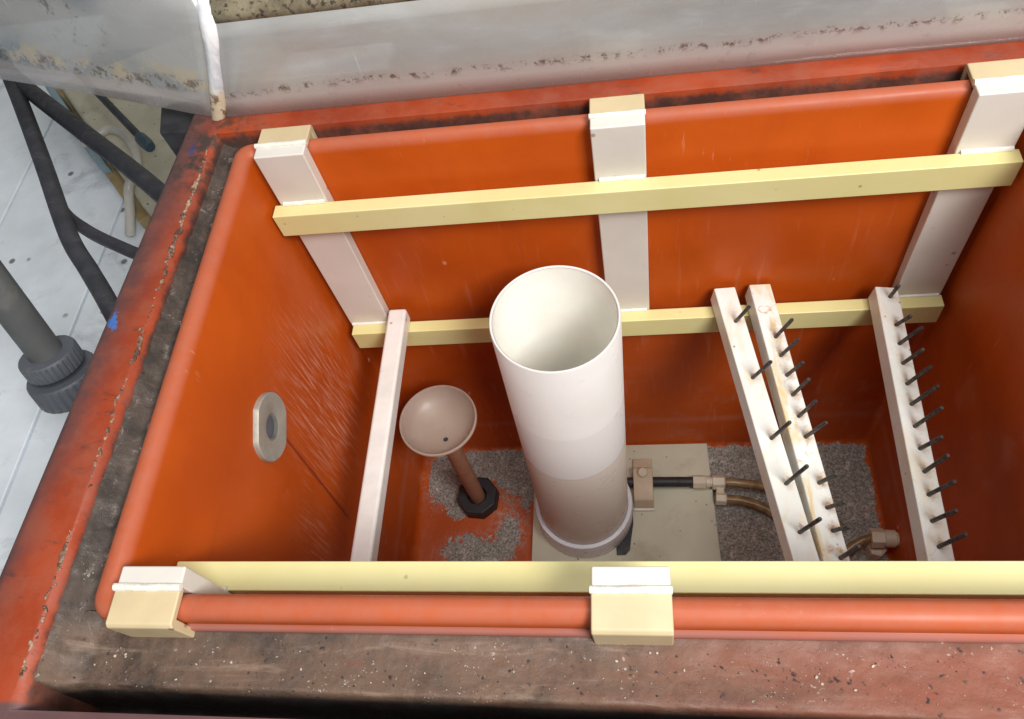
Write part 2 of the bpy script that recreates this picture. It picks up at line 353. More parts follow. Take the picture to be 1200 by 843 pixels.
# ------------------------------------------------------------------ mesh helpers
class MB:
    def __init__(s): s.bm = bmesh.new()
    def poly_prism(s, pts, ext):
        """closed outline (list of Vectors) pushed along ext"""
        ext = V(ext)
        a = [s.bm.verts.new(V(p)) for p in pts]; b = [s.bm.verts.new(V(p) + ext) for p in pts]
        n = len(a)
        s.bm.faces.new(a); s.bm.faces.new(list(reversed(b)))
        for i in range(n): s.bm.faces.new((a[i], b[i], b[(i + 1) % n], a[(i + 1) % n]))
    def box(s, lo, hi):
        x0, y0, z0 = lo; x1, y1, z1 = hi
        s.poly_prism([(x0, y0, z0), (x1, y0, z0), (x1, y1, z0), (x0, y1, z0)], (0, 0, z1 - z0))
    def rings(s, rings, close=False, cap0=False, cap1=False):
        R = [[s.bm.verts.new(V(p)) for p in r] for r in rings]
        n = len(R[0])
        pairs = list(zip(R, R[1:])) + ([(R[-1], R[0])] if close else [])
        for a, b in pairs:
            for i in range(n): s.bm.faces.new((a[i], a[(i + 1) % n], b[(i + 1) % n], b[i]))
        if cap0: s.bm.faces.new(list(reversed(R[0])))
        if cap1: s.bm.faces.new(R[-1])
    def lathe(s, base, axis, prof, seg=48, close=False, cap0=False, cap1=False, start=0.):
        ax = V(axis).normalized(); u = ax.orthogonal().normalized(); w = ax.cross(u); base = V(base)
        s.rings([[base + ax * h + (u * math.cos(start + 2 * math.pi * k / seg) + w * math.sin(start + 2 * math.pi * k / seg)) * r for k in range(seg)] for r, h in prof], close, cap0, cap1)
    def tube(s, path, rad, seg=16, wob=0., sub=6):
        P = [V(p) for p in path]; pts = []; rr = []
        rad = rad if isinstance(rad, (list, tuple)) else [rad] * len(P)
        for i in range(len(P) - 1):
            p0 = P[max(i - 1, 0)]; p1 = P[i]; p2 = P[i + 1]; p3 = P[min(i + 2, len(P) - 1)]
            for k in range(sub):
                t = k / sub
                pts.append(.5 * ((2 * p1) + (p2 - p0) * t + (2 * p0 - 5 * p1 + 4 * p2 - p3) * t * t + (-p0 + 3 * p1 - 3 * p2 + p3) * t ** 3))
                rr.append(rad[i] + (rad[i + 1] - rad[i]) * t)
        pts.append(P[-1]); rr.append(rad[-1])
        rings = []; prev = None
        for i, p in enumerate(pts):
            tg = (pts[min(i + 1, len(pts) - 1)] - pts[max(i - 1, 0)]).normalized()
            u = tg.orthogonal().normalized() if prev is None else (prev - tg * prev.dot(tg)).normalized()
            prev = u; w = tg.cross(u)
            ring = []
            for k in range(seg):
                a = 2 * math.pi * k / seg; d = u * math.cos(a) + w * math.sin(a)
                f = rr[i] * (1 + wob * noise.noise((p + d * rr[i]) * 90)) if wob else rr[i]
                ring.append(p + d * f)
            rings.append(ring)
        s.rings(rings, cap0=True, cap1=True)
    def build(s, name, mat, parent=None, origin=None, bevel=0., smooth=True, segs=2, angle=35):
        bm = s.bm
        bmesh.ops.recalc_face_normals(bm, faces=bm.faces)
        org = V(parent.location) if parent else (V(origin) if origin else V((0, 0, 0)))
        if parent and parent.parent: org = org + V(parent.parent.location)
        if parent is None and origin is None:
            zs = min(v.co.z for v in bm.verts); xs = [v.co.x for v in bm.verts]; ys = [v.co.y for v in bm.verts]
            org = V(((min(xs) + max(xs)) / 2, (min(ys) + max(ys)) / 2, zs))
        me = bpy.data.meshes.new(name)
        for v in bm.verts: v.co -= org
        bm.to_mesh(me); bm.free()
        o = bpy.data.objects.new(name, me); COL.objects.link(o)
        if parent: o.parent = parent
        else: o.location = org
        me.materials.append(mat)
        if smooth:
            for p in me.polygons: p.use_smooth = True
            try: me.set_sharp_from_angle(angle=math.radians(angle))
            except Exception: pass
        if bevel:
            b = o.modifiers.new('bevel', 'BEVEL'); b.width = bevel; b.segments = segs; b.limit_method = 'ANGLE'; b.angle_limit = math.radians(30)
            b.harden_normals = True
        return o

def tag(o, label=None, cat=None, group=None, kind=None):
    if label: o['label'] = label
    if cat: o['category'] = cat
    if group: o['group'] = group
    if kind: o['kind'] = kind
    return o
def empty(name, loc, label, cat, group=None):
    o = bpy.data.objects.new(name, None); COL.objects.link(o); o.location = loc; o.empty_display_size = .02
    return tag(o, label, cat, group)

def rrect(x0, y0, x1, y1, r, z, n=6):
    out = []
    for cx, cy, a0 in ((x1 - r, y1 - r, 0), (x0 + r, y1 - r, 90), (x0 + r, y0 + r, 180), (x1 - r, y0 + r, 270)):
        for k in range(n + 1):
            a = math.radians(a0 + 90 * k / n); out.append(V((cx + r * math.cos(a), cy + r * math.sin(a), z)))
    return out

# ------------------------------------------------------------------ inner tank
X0, X1, Y0, Y1, ZF = .012, .973, .0135, .5865, -.932
t = empty('inner_tank', (.49, .30, ZF - .012), 'deep orange plastic tank with rounded rim, open at the top, holding the white pipe', 'tank')
m = MB()
def loop(o, z, r): return rrect(X0 - o, Y0 - o, X1 + o, Y1 + min(o, .0145 + (o - .0145) * .4), r, z)
prof = [(.006, -.95, .02), (.006, -.041, .018), (.0270, -.040, .023), (.0300, -.0375, .025), (.0302, -.0265, .025), (.0282, -.0240, .024), (.0252, -.0225, .022), (.0256, -.019, .022), (.0262, -.012, .022), (.0245, -.0058, .021), (.0205, -.0016, .019),
        (.0145, .0, .017), (.0080, -.0010, .015), (.003, -.0052, .013), (0, -.013, .012), (0, -.3, .012), (0, -.6, .012), (0, -.915, .012), (-.004, -.927, .011), (-.014, -.932, .010)]
m.rings([loop(o, z, r) for o, z, r in prof], cap0=True, cap1=True)
m.build('tank_body', M['orange'], t, angle=50)

# ------------------------------------------------------------------ outer casing with gutter
oc = empty('outer_casing', (.49, .27, -1.0), 'larger orange painted casing with a flat worn flange round the inner tank', 'tank casing')
def quad(xf, xb, yf, x1, yb, z, n=14):
    c = [V((xf, yf, z)), V((x1, yf, z)), V((x1, yb, z)), V((xb, yb, z))]; out = []
    for i in range(4):
        for k in range(n): out.append(c[i].lerp(c[(i + 1) % 4], k / n))
    return out
m = MB()
m.rings([quad(-.046, -.040, -.0915, 1.05, .625, -.16), quad(-.0475, -.0415, -.0915, 1.05, .6255, -.014), quad(-.056, -.0475, -.093, 1.053, .629, -.001), quad(-.060, -.051, -.096, 1.056, .633, .0),
         quad(-.118, -.082, -.19, 1.13, .72, .001), quad(-.130, -.090, -.20, 1.14, .73, -.003), quad(-.137, -.0955, -.208, 1.147, .737, -.012), quad(-.140, -.098, -.21, 1.15, .74, -.028), quad(-.140, -.098, -.21, 1.15, .74, -1.0)])
m.build('flange', M['casing'], oc, angle=60)
# gutter between the two
def strip(m, a, b, w, nl, nw, zf):
    a = V((*a, 0)); b = V((*b, 0)); d = V((*w, 0)); g = []
    for i in range(nl + 1):
        row = []
        for j in range(nw + 1):
            p = a.lerp(b, i / nl) + d * (j / nw); z = zf(p, j / nw)
            row.append(m.bm.verts.new((p.x, p.y, z)))
        g.append(row)
    for i in range(nl):
        for j in range(nw): m.bm.faces.new((g[i][j], g[i + 1][j], g[i + 1][j + 1], g[i][j + 1]))
def rough(p, s=1.):
    q = V((p.x, p.y, 0))
    return s * (.0022 * noise.noise(q * 60) + .0016 * noise.noise(q * 150) + .001 * noise.noise(q * 340))
m = MB()
def sst(a, b, x):
    k = max(0., min(1., (x - a) / (b - a))); return k * k * (3 - 2 * k)
def zleft(p): return -.009 - .016 * sst(-.050, -.030, p.x) + rough(p, .6) + .0012 * max(0, noise.noise(V((p.x * 45, p.y * 30, 7)))) 
def zfront(p, t):
    # t 0 at the inner tank, 1 at the outer end of the channel floor
    e = sst(.70 + .14 * max(0, p.x), .86 + .14 * max(0, p.x), t)
    z = -.031 + rough(p, .35) - .004 * math.sin(math.pi * min(t / .72, 1)) - .085 * e - .002 * sst(-.030, -.040, p.x)
    k = sst(-.078, -.066, p.y) * sst(-.014, -.034, p.x)
    return z * (1 - k) + zleft(p) * k
strip(m, (-.062, -.0), (1.06, -.0), (0, -.0915), 420, 46, zfront)
strip(m, (-.062, .0), (-.062, .64), (.062, 0), 260, 30, lambda p, t: zleft(p))
strip(m, (.0, .590), (1.06, .590), (0, .045), 200, 10, lambda p, t: -.075 + rough(p))
strip(m, (.985, .0), (.985, .60), (.07, 0), 100, 10, lambda p, t: -.05 + rough(p))
m.build('gutter', M['grime'], oc, angle=180)
# rust and salt crust along the inner edge of the flange
m = MB(); random.seed(11)
for i in range(1900):
    y = .60 - random.random() * .665
    den = .5 + noise.noise(V((y * 16, 3.3, 0))) + .5 * noise.noise(V((y * 55, 1.3, 0)))
    if random.random() > den: continue
    x = -.0505 - (.60 - y) / .66 * .0085 + .004 * noise.noise(V((y * 30, 0, 2))) + random.gauss(0, .0011)
    sz = .0005 + .0019 * random.random() ** 3 * (.5 + den)
    bmesh.ops.create_icosphere(m.bm, subdivisions=1, radius=1, matrix=Matrix.Translation((x, y, -.0015 + sz * .3)) @ Matrix.Rotation(random.uniform(-.5, .5), 4, 'Z') @ Matrix.Diagonal((sz * random.uniform(.6, 1), sz * random.uniform(1, 2.2), sz * random.uniform(.5, 1.1), 1)))
for v in m.bm.verts: v.co += V((noise.noise(v.co * 700), noise.noise(v.co * 700 + V((5, 0, 0))), noise.noise(v.co * 700 + V((0, 9, 0))))) * .0008
tag(m.build('crust', M['crust'], oc, angle=180), 'brown and white rusty crust line')

def chips(name, mat, n, seed, label, smin, smax):
    random.seed(seed); m = MB()
    cl = [(random.uniform(0, .95), random.uniform(-.065, -.03)) for _ in range(9)]
    for i in range(n):
        if i % 4 == 0: q = random.choice(cl); x = q[0] + random.gauss(0, .006); y = max(-.068, min(-.024, q[1] + random.gauss(0, .003)))
        elif random.random() < .985: x = random.uniform(-.03, .97); y = -.024 - .045 * random.random() ** .8
        else: x = random.uniform(-.055, -.026); y = random.uniform(-.03, .5)
        s = smin + (smax - smin) * random.random() ** 7
        z = (zfront(V((x, y, 0)), -y / .0915) if y < -.02 else zleft(V((x, y, 0)))) + s * .3
        mt = Matrix.Translation((x, y, z)) @ Matrix.Rotation(random.uniform(0, 6), 4, V((random.random(), random.random(), 1))) @ Matrix.Diagonal((s * random.uniform(.6, 1.4), s * random.uniform(.6, 1.3), s * .6, 1))
        bmesh.ops.create_icosphere(m.bm, subdivisions=2, radius=1, matrix=mt)
    for v in m.bm.verts: v.co += V((noise.noise(v.co * 900), noise.noise(v.co * 900 + V((5, 0, 0))), noise.noise(v.co * 900 + V((0, 9, 0))))) * smin * 1.3
    return tag(m.build(name, mat, angle=10), label, 'grit', kind='stuff')
chips('grit', M['chip'], 480, 3, 'scattered pale chips lying in the dirty brown gutter', .0003, .0014)
chips('grit', M['darkchip'], 430, 5, 'scattered dark grains lying in the dirty brown gutter', .0003, .0014)

# ------------------------------------------------------------------ sediment on the tank floor
m = MB()
def patch(x0, y0, x1, y1, blobs, res=.0024):
    nx = int((x1 - x0) / res); ny = int((y1 - y0) / res); g = []
    for i in range(nx + 1):
        row = []
        for j in range(ny + 1):
            x = x0 + (x1 - x0) * i / nx; y = y0 + (y1 - y0) * j / ny
            h = max(1 - math.hypot((x - bx) / rx, (y - by) / ry) for bx, by, rx, ry in blobs)
            q = V((x, y, 0))
            z = ZF + .0035 * min(h * 2.2, 1) + .0028 * noise.noise(q * 38) + .0026 * noise.noise(q * 120) + .0030 * noise.noise(q * 300)
            row.append(m.bm.verts.new((x, y, max(z, ZF - .006))))
        g.append(row)
    for i in range(nx):
        for j in range(ny): m.bm.faces.new((g[i][j], g[i + 1][j], g[i + 1][j + 1], g[i][j + 1]))
patch(.03, .29, .29, .583, [(.16, .60, .12, .09), (.25, .57, .09, .11), (.09, .56, .06, .07), (.07, .50, .045, .045), (.145, .335, .07, .05), (.215, .375, .025, .05), (.1, .46, .03, .04)])
patch(.60, .10, .968, .583, [(.80, .50, .26, .2), (.80, .30, .25, .3), (.67, .3, .12, .3)])
tag(m.build('sediment', M['sediment'], angle=180), 'grey gritty sediment lying in patches on the orange tank floor', 'sediment', kind='stuff')

m = MB(); random.seed(21)
for i in range(900):
    bx, by, sx, sy = random.choice([(.14, .54, .06, .05), (.07, .50, .03, .04), (.145, .335, .05, .03), (.215, .40, .03, .06), (.25, .55, .04, .04), (.72, .50, .05, .06), (.75, .40, .07, .08), (.88, .50, .06, .05), (.93, .42, .02, .08), (.70, .33, .04, .05), (.62, .42, .01, .1)])
    x = random.gauss(bx, sx); y = random.gauss(by, sy)
    if not (.03 < x < .962 and .1 < y < .578) or .262 < x < .652: continue
    sz = .0006 + .0022 * random.random() ** 4
    bmesh.ops.create_icosphere(m.bm, subdivisions=1, radius=1, matrix=Matrix.Translation((x, y, ZF + sz * .4 + (.004 if x > .68 else .001))) @ Matrix.Rotation(random.uniform(0, 6), 4, 'Z') @ Matrix.Diagonal((sz * random.uniform(.7, 1.5), sz, sz * .7, 1)))
for v in m.bm.verts: v.co += V((noise.noise(v.co * 800), noise.noise(v.co * 800 + V((5, 0, 0))), 0)) * .0005
tag(m.build('grit', M['sediment'], angle=20), 'loose grey grains strewn over the orange tank floor', 'grit', kind='stuff')

# ------------------------------------------------------------------ hanging frames
def hook_profile(sgn, yc):
    """outline in y-z: hook over the rim; sgn +1 = strip on the +y side (front frame)"""
    P = [(-.0135, -.054), (-.0215, -.056), (-.0228, .0045), (-.0195, .0085), (.0144, .0085), (.0144, .0006), (-.0130, .0006)]
    return [(yc + sgn * y, z) for y, z in P]
def frame(sgn, yc, strips, rail_w, rail_h, x0, x1, label):
    fr = empty('hanging_frame', ((x0 + x1) / 2, yc + sgn * .04, -.43), label, 'frame', 'plastic frames hooked over the tank rim')
    yb = yc + sgn * .0145; yf = yc + sgn * .034   # strip back and inner face
    for xs, w in strips:
        s = MB(); s.box((xs, min(yb, yf), -.425), (xs + w, max(yb, yf), .0083))
        so = s.build('hanging_strip', M['white_strip'], fr, bevel=.002)
        h = MB(); h.poly_prism([V((xs - .0004, y, z)) for y, z in hook_profile(sgn, yc)], (w + .0008, 0, 0))
        h.build('hook', M['tan_hook'], so, bevel=.0018)
        b = MB()
        b.tube([(xs - .001 + (w + .002) * k / 10, yc + sgn * (.0135 + .0006 * noise.noise(V((k * 3.1, xs * 9, 0)))), .0088) for k in range(11)], .0036, 10, .12, 3)
        b.build('weld_bead', M['weld'], so)
        b = MB()
        b.tube([(xs + .006 + (w - .008) * k / 10, yf + sgn * .001, -.0785 + .0006 * noise.noise(V((k * 2.3, xs * 7, 0)))) for k in range(11)], .0036, 8, .15, 3)
        if sgn < 0:
            b.build('weld_bead', M['weld'], so)
            b = MB()
            b.tube([(xs + .004 + (w - .008) * k / 10, yf + sgn * .001, -.3768) for k in range(11)], .003, 8, .15, 3)
            b.build('weld_bead', M['weld'], so)
        else: b.build('weld_bead', M['weld'], so)
    for nm, zt, rw, rh in (('upper_rail', -.0796, rail_w, rail_h), ('lower_rail', -.3774, .022, .044)):
        r = MB(); ya = yf + sgn * .0008; yz = yf + sgn * rw
        r.box((x0 if nm == 'upper_rail' else x0 + .012, min(ya, yz), zt - rh), (x1 if nm == 'upper_rail' else x1 - .004, max(ya, yz), zt))
        r.build(nm, M['yellow'], fr, bevel=.0014)
    return fr
frame(-1, .600, [(.0258, .0685), (.4600, .0665), (.8945, .0665)], .0225, .041, .0185, .966,
      'white and yellow hanging frame with three strips on the far tank wall')
frame(1, 0., [(.0168, .0655), (.4598, .0668), (.8945, .0668)], .0315, .022, .0155, .966,
      'yellow railed frame hooked over the near rim with tan hooks')

# ------------------------------------------------------------------ bars lying across the lower rails
def bar_mesh(b0, b1, w, th, roll, z):
    """top-centre line from b0 (back) to b1 (front)"""
    m = MB(); a = V((*b0, z)); b = V((*b1, z)); d = (b - a).normalized(); side = V((-d.y, d.x, 0)); 
    if side.x < 0: side = -side
    R = Matrix.Rotation(-roll, 3, d) if d.y < 0 else Matrix.Rotation(roll, 3, d)
    s = R @ side; u = V((0, 0, 1)); u = R @ u
    m.poly_prism([a - s * w / 2, a + s * w / 2, a + s * w / 2 - u * th, a - s * w / 2 - u * th], b - a)
    return m, s
m, _ = bar_mesh((.1165, .571), (.1165, .034), .031, .030, 0, -.346)
tag(m.build('cross_bar', M['white_bar'], bevel=.005, segs=3), 'plain white bar without pins lying across the lower rails, left of the funnel', 'bar')

ROLL = math.radians(9)
def pin_bar(b0, b1, w, pins, mat, label, lean):
    mid = V(((b0[0] + b1[0]) / 2, (b0[1] + b1[1]) / 2, -.377))
    e = empty('pin_bar', mid, label, 'pin bar', 'white bars studded with dark pins')
    m, s = bar_mesh(b0, b1, w, .030, ROLL, -.345)
    m.build('bar', mat, e, bevel=.0022)
    bx = lambda y: b0[0] + (b1[0] - b0[0]) * (y - b0[1]) / (b1[1] - b0[1])
    for x, y, L, dx in pins:
        base = V((x, y, -.345 - math.sin(ROLL) * (x - bx(y))))
        d = V((dx + random.gauss(0, .0012), lean + random.gauss(0, .0014), L + random.gauss(0, .0012))); ln = d.length; d.normalize()
        p = MB(); p.lathe(base - d * .012, d, [(.0028, 0), (.0028, ln + .0105), (.0022, ln + .012)], 10, cap0=True, cap1=True)
        p.build('pin', M['pin'], e)
    return e
P1 = [(.6525, .5125, .0486, .0163), (.667, .4141, .058, .0165), (.6818, .3176, .0625, .0163), (.6926, .251, .075, .0169), (.7011, .1842, .066, .0145)]
P2 = [(.7069, .482, .0512, .0155), (.7102, .4494, .0512, .0159), (.7144, .4163, .0502, .0142), (.7184, .3842, .0527, .0143), (.722, .3504, .0526, .0135), (.7268, .3189, .0572, .015),
      (.7348, .2515, .045, .013), (.7397, .2171, .04, .012), (.742, .1862, .041, .011), (.7457, .1508, .060, .0105)]
P3 = [(.877, .5434, .0419, .0), (.8759, .4935, .0400, .0102), (.8744, .4614, .0536, .014), (.8727, .4288, .0501, .0123), (.8718, .3957, .0559, .0131), (.871, .3637, .0654, .0146), (.8686, .3301, .0690, .0146),
      (.8685, .2974, .0552, .0102), (.867, .2646, .0660, .0116), (.8656, .2329, .0589, .0112), (.8623, .1976, .0607, .0092), (.8632, .1646, .0690, .0089)]
M['pegbar'] = [pegbar('pale_pegbar_nylon', .06, .40, 1., P1), pegbar('stained_pegbar_nylon', .75, .85, 4., P2), pegbar('white_pegbar_nylon', .25, .28, 9., P3)]
pin_bar((.6420, .577), (.7217, .034), .0335, P1, M['pegbar'][0], 'pale white pin bar with five widely spaced dark pins, nearest the white pipe', -.0055)
pin_bar((.6950, .580), (.7538, .034), .0335, P2, M['pegbar'][1], 'brown stained pin bar with ten pins lying close against the five pin bar', -.006)
pin_bar((.8755, .562), (.8600, .034), .0335, P3, M['pegbar'][2], 'white pin bar with twelve pins lying alone close to the right tank wall', -.0085)

# ------------------------------------------------------------------ white pipe
pt = V((.3955, .4415, -.205)); pb = V((.380, .428, -.925)); ax = (pt - pb).normalized(); H = (pt - pb).length
pp = empty('white_pipe', pb, 'tall wide white plastic pipe standing open ended on the tank floor', 'pipe')
m = MB(); R = .0905; T = .0045
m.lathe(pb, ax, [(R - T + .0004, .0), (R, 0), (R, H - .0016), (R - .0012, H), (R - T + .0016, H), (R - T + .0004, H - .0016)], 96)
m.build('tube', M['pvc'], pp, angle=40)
m = MB(); m.lathe(pb, ax, [(R - T, .0), (R - T, H - .0018)], 96)
m.build('inner_face', M['pvc_in'], pp)
m = MB(); m.lathe(pb, ax, [(R + .0006, -.006), (R + .0075, -.006), (R + .009, .0), (R + .009, .060), (R + .0082, .064), (R + .004, .066), (R + .0006, .0645)], 96, close=True)
m.build('base_collar', M['cap'], pp, angle=40)
m = MB(); m.lathe(pb, ax, [(.001, -.003), (R - T, -.003)], 64); m.build('pipe_floor', M['pvc_in'], pp)

# ------------------------------------------------------------------ funnel on its standpipe
fb = V((.148, .464, ZF)); fz = -.542; fr_ = .0705
fe = empty('standpipe_funnel', fb, 'round dull pinkish funnel on a brown stem in a black nut', 'funnel')
m = MB(); cx, cy = fb.x, fb.y
m.lathe((cx, cy, fz), (0, 0, 1), [(.0005, -.0335), (.020, -.0325), (.042, -.0275), (.058, -.0185), (fr_ - .004, -.004), (fr_ - .003, 0), (fr_, .0), (fr_ + .0006, -.004), (.060, -.022), (.042, -.033), (.0175, -.040), (.0165, -.075), (.0005, -.075)], 64, close=True)
m.build('bowl', M['funnel'], fe, angle=40)
m = MB(); m.lathe((cx + .008, cy - .020, fz), (-.06, .16, 1), [(.0002, -.0312), (.0046, -.0310)], 20)
m.build('drain_hole', M['black'], fe)
m = MB(); m.lathe(fb, (0, 0, 1), [(.0165, .012), (.0165, .33)], 32, cap0=True, cap1=True); m.build('stem', M['stem'], fe)
m = MB(); m.lathe(fb, (0, 0, 1), [(.046, -.002), (.046, .026), (.043, .030), (.022, .030), (.0205, .027), (.0205, .012)], 8, start=.3, cap0=True, cap1=True); m.build('base_nut', M['black'], fe, bevel=.001)

# ------------------------------------------------------------------ wall fitting
wy, wz = .2877, -.2082; n1 = V((0, .0395, .0385)).normalized(); 
wf = empty('wall_fitting', (X0, wy, wz), 'flat sided round grey metal fitting with threaded hole on the left wall', 'fitting')
e1 = V((0, -.0394, .0793)).normalized(); e2 = V((0, .0793, .0394)).normalized()
e1 = V((0, .077, .038)).normalized(); e2 = V((0, -.038, .077)).normalized()
m = MB(); outl = []
for k in range(72):
    a = 2 * math.pi * k / 72; p1 = .047 * math.cos(a); p2 = .047 * math.sin(a); p2 = max(-.0415, min(.0415, p2))
    outl.append((p1, p2))
def wring(s, x): return [V((x, wy, wz)) + e1 * a * s + e2 * b * s for a, b in outl]
def wcirc(r, x): return [V((x, wy, wz)) + e1 * r * math.cos(2 * math.pi * k / 72) + e2 * r * math.sin(2 * math.pi * k / 72) for k in range(72)]
m.rings([wring(1, X0 - .004), wring(1, X0 + .0058), wring(.97, X0 + .0074), wcirc(.0205, X0 + .0074), wcirc(.0185, X0 + .0066), wcirc(.0180, X0 + .0012)])
m.build('flange_disc', M['washer'], wf, angle=40)
m = MB()
pr = []
for k in range(4): pr += [wcirc(.0180, X0 + .0064 - k * .0015), wcirc(.0160, X0 + .0057 - k * .0015)]
m.rings(pr); m.build('threaded_hole', M['thread'], wf)
m = MB(); m.rings([wcirc(.0178, X0 + .0006), wcirc(.001, X0 + .0009)], cap1=True); m.build('bore', M['slate'], wf)

# ------------------------------------------------------------------ plate, clamp, hoses and fittings on the floor
ZP = ZF + .014
m = MB()
m.poly_prism([V(p) for p in [(.270, .20, ZF + .002), (.655, .20, ZF + .002), (.6425, .5815, ZF + .002), (.270, .5815, ZF + .002)]], (0, 0, .012))
pl = m.build('base_plate', M['plate'], bevel=.001)
tag(pl, 'grey green plastic plate lying on the tank floor beneath the white pipe', 'plate')
m = MB(); m.poly_prism([V((x, y, ZP + .0006)) for x, y in [(.445, .335), (.463, .336), (.472, .346), (.474, .362), (.480, .40), (.480, .44), (.44, .44)]], (0, 0, .0012))
m.build('slot', M['black'], pl)
ce = empty('pipe_clamp', (.503, .485, ZP), 'beige plastic clamp block with white bolt holding the black pipe', 'clamp')
m = MB(); yc_, zc_ = .485, ZP + .017
prf = [(.434, ZP), (.444, ZP + .024), (.462, ZP + .034), (.512, ZP + .034), (.522, ZP + .010), (.545, ZP + .008), (.545, ZP)]
m.poly_prism([V((.4835, y, z)) for y, z in prf], (.0405, 0, 0)); m.build('clamp_block', M['clamp'], ce, bevel=.002)
m = MB(); m.lathe((.5035, .500, ZP + .034), (0, 0, 1), [(.0105, -.006), (.0105, .006), (.008, .009)], 24, cap1=True); m.build('bolt', M['fitting'], ce)
m = MB(); m.box((.482, .4285, ZP), (.526, .4345, ZP + .006)); m.build('weld_bead', M['weld'], ce, bevel=.002)
m = MB(); m.tube([(.455, .4865, ZP + .019), (.53, .4862, ZP + .019), (.612, .485, ZP + .019)], .0105, 20); tag(m.build('black_pipe', M['black']), 'short straight black pipe running from white pipe through beige clamp', 'pipe')
def hexfit(name, base, axis, prof, label, mat='fitting'):
    e = empty(name, base, label, 'fitting', 'hose fittings on the tank floor')
    m = MB(); m.lathe(base, axis, prof[0], 6, cap0=True, cap1=True, start=.3); m.build('nut', M[mat], e, bevel=.0012)
    m = MB(); m.lathe(base, axis, prof[1], 28, cap0=True, cap1=True); m.build('barrel', M[mat], e, bevel=.0008)
    return e
f1 = hexfit('hose_fitting', (.606, .485, ZP + .019), (1, -.02, 0), ([(.0145, .0), (.0145, .026)], [(.0120, .0262), (.0120, .034), (.0105, .036), (.0105, .040)]), 'ivory hex fitting on the end of the black pipe')
tf = empty('tee_fitting', (.660, .470, ZP + .004), 'ivory twin outlet fitting with two amber tubes leaving it', 'fitting', 'hose fittings on the tank floor')
m = MB(); m.lathe((.645, .4835, ZP + .019), (1, -.02, 0), [(.0155, 0), (.0155, .024), (.013, .026)], 6, cap0=True, cap1=True, start=.5); m.build('nut', M['fitting'], tf, bevel=.0012)
m = MB(); m.lathe((.650, .4500, ZP + .014), (1, -.08, 0), [(.0135, 0), (.0135, .020), (.011, .022)], 6, cap0=True, cap1=True, start=.5); m.build('nut', M['fitting'], tf, bevel=.0012)
m = MB(); m.box((.652, .447, ZP + .008), (.668, .486, ZP + .022)); m.build('bridge', M['fitting'], tf, bevel=.002)
m = MB(); m.tube([(.664, .4830, ZP + .019), (.70, .4815, ZP + .018), (.757, .4735, ZP + .010), (.81, .455, ZP + .004), (.86, .42, ZF + .014), (.89, .385, ZF + .02)], .0088, 16); tag(m.build('amber_tube', M['amber']), 'amber tube from the upper outlet of the twin fitting', 'tube', 'amber tubes on the tank floor')
m = MB(); m.tube([(.668, .4485, ZP + .014), (.71, .443, ZP + .012), (.757, .4235, ZP + .004), (.797, .375, ZF + .013), (.82, .31, ZF + .012), (.83, .24, ZF + .012)], .0092, 16); tag(m.build('amber_tube', M['amber']), 'amber tube from the lower outlet of the twin fitting, curving towards the near rail', 'tube', 'amber tubes on the tank floor')
wc = empty('elbow_fitting', (.945, .345, ZF), 'off white hex fitting near the foot of the right tank wall', 'fitting', 'hose fittings on the tank floor')
m = MB(); m.lathe((.925, .352, -.866), (1, -.05, 0), [(.019, 0), (.019, .024)], 6, cap0=True, cap1=True, start=.5); m.build('nut', M['fitting'], wc, bevel=.0015)
m = MB(); m.lathe((.949, .351, -.866), (1, -.05, 0), [(.0165, 0), (.0165, .020), (.013, .021), (.013, .03)], 24, cap0=True, cap1=True); m.build('barrel', M['fitting'], wc, bevel=.001)
m = MB(); m.lathe((.940, .340, ZF), (0, 0, 1), [(.015, 0), (.015, .025), (.018, .026), (.018, .046), (.012, .05)], 6, cap0=True, cap1=True); m.build('foot', M['fitting'], wc, bevel=.0015)
m = MB(); m.tube([(.927, .352, -.866), (.905, .345, -.868), (.875, .325, -.878), (.845, .29, -.895), (.82, .22, -.91)], .0080, 16); tag(m.build('amber_tube', M['amber']), 'amber tube curving out of the off white fitting by the right wall', 'tube', 'amber tubes on the tank floor')

# ------------------------------------------------------------------ clear hood
he = empty('clear_hood', (.45, .70, 0), 'cloudy clear plastic hood with crust line standing on the back flange', 'hood')
foldp = [(-.0515, .660, .0006), (-.0400, .660, .026), (-.0285, .660, .053), (-.0135, .6602, .0915), (-.003, .661, .118), (.0021, .664, .138), (.0033, .668, .1475), (.004, .675, .156), (.0038, .686, .165), (.003, .70, .173), (-.002, .75, .20), (-.01, .82, .225)]
def foldx(i): return foldp[i]
m = MB(); XE = 1.10; th = .004
rows = []
for (x, y, z) in foldp[:6] : rows.append([V((x + (XE - x) * k / 24, y, z)) for k in range(25)])
g = [[m.bm.verts.new(p) for p in r] for r in rows]
for i in range(len(g) - 1):
    for k in range(24): m.bm.faces.new((g[i][k], g[i][k + 1], g[i + 1][k + 1], g[i + 1][k]))
hf = m.build('front_panel', M['hood_front'], he); s_ = hf.modifiers.new('thickness', 'SOLIDIFY'); s_.thickness = .005; s_.offset = 0
m = MB(); rows = []
for (x, y, z) in foldp[5:]: rows.append([V((x + (XE - x) * k / 24, y, z)) for k in range(25)])
g = [[m.bm.verts.new(p) for p in r] for r in rows]
for i in range(len(g) - 1):
    for k in range(24): m.bm.faces.new((g[i][k], g[i][k + 1], g[i + 1][k + 1], g[i + 1][k]))
hf = m.build('top_panel', M['hood_top'], he); s_ = hf.modifiers.new('thickness', 'SOLIDIFY'); s_.thickness = .005; s_.offset = 0
m = MB(); rows = []
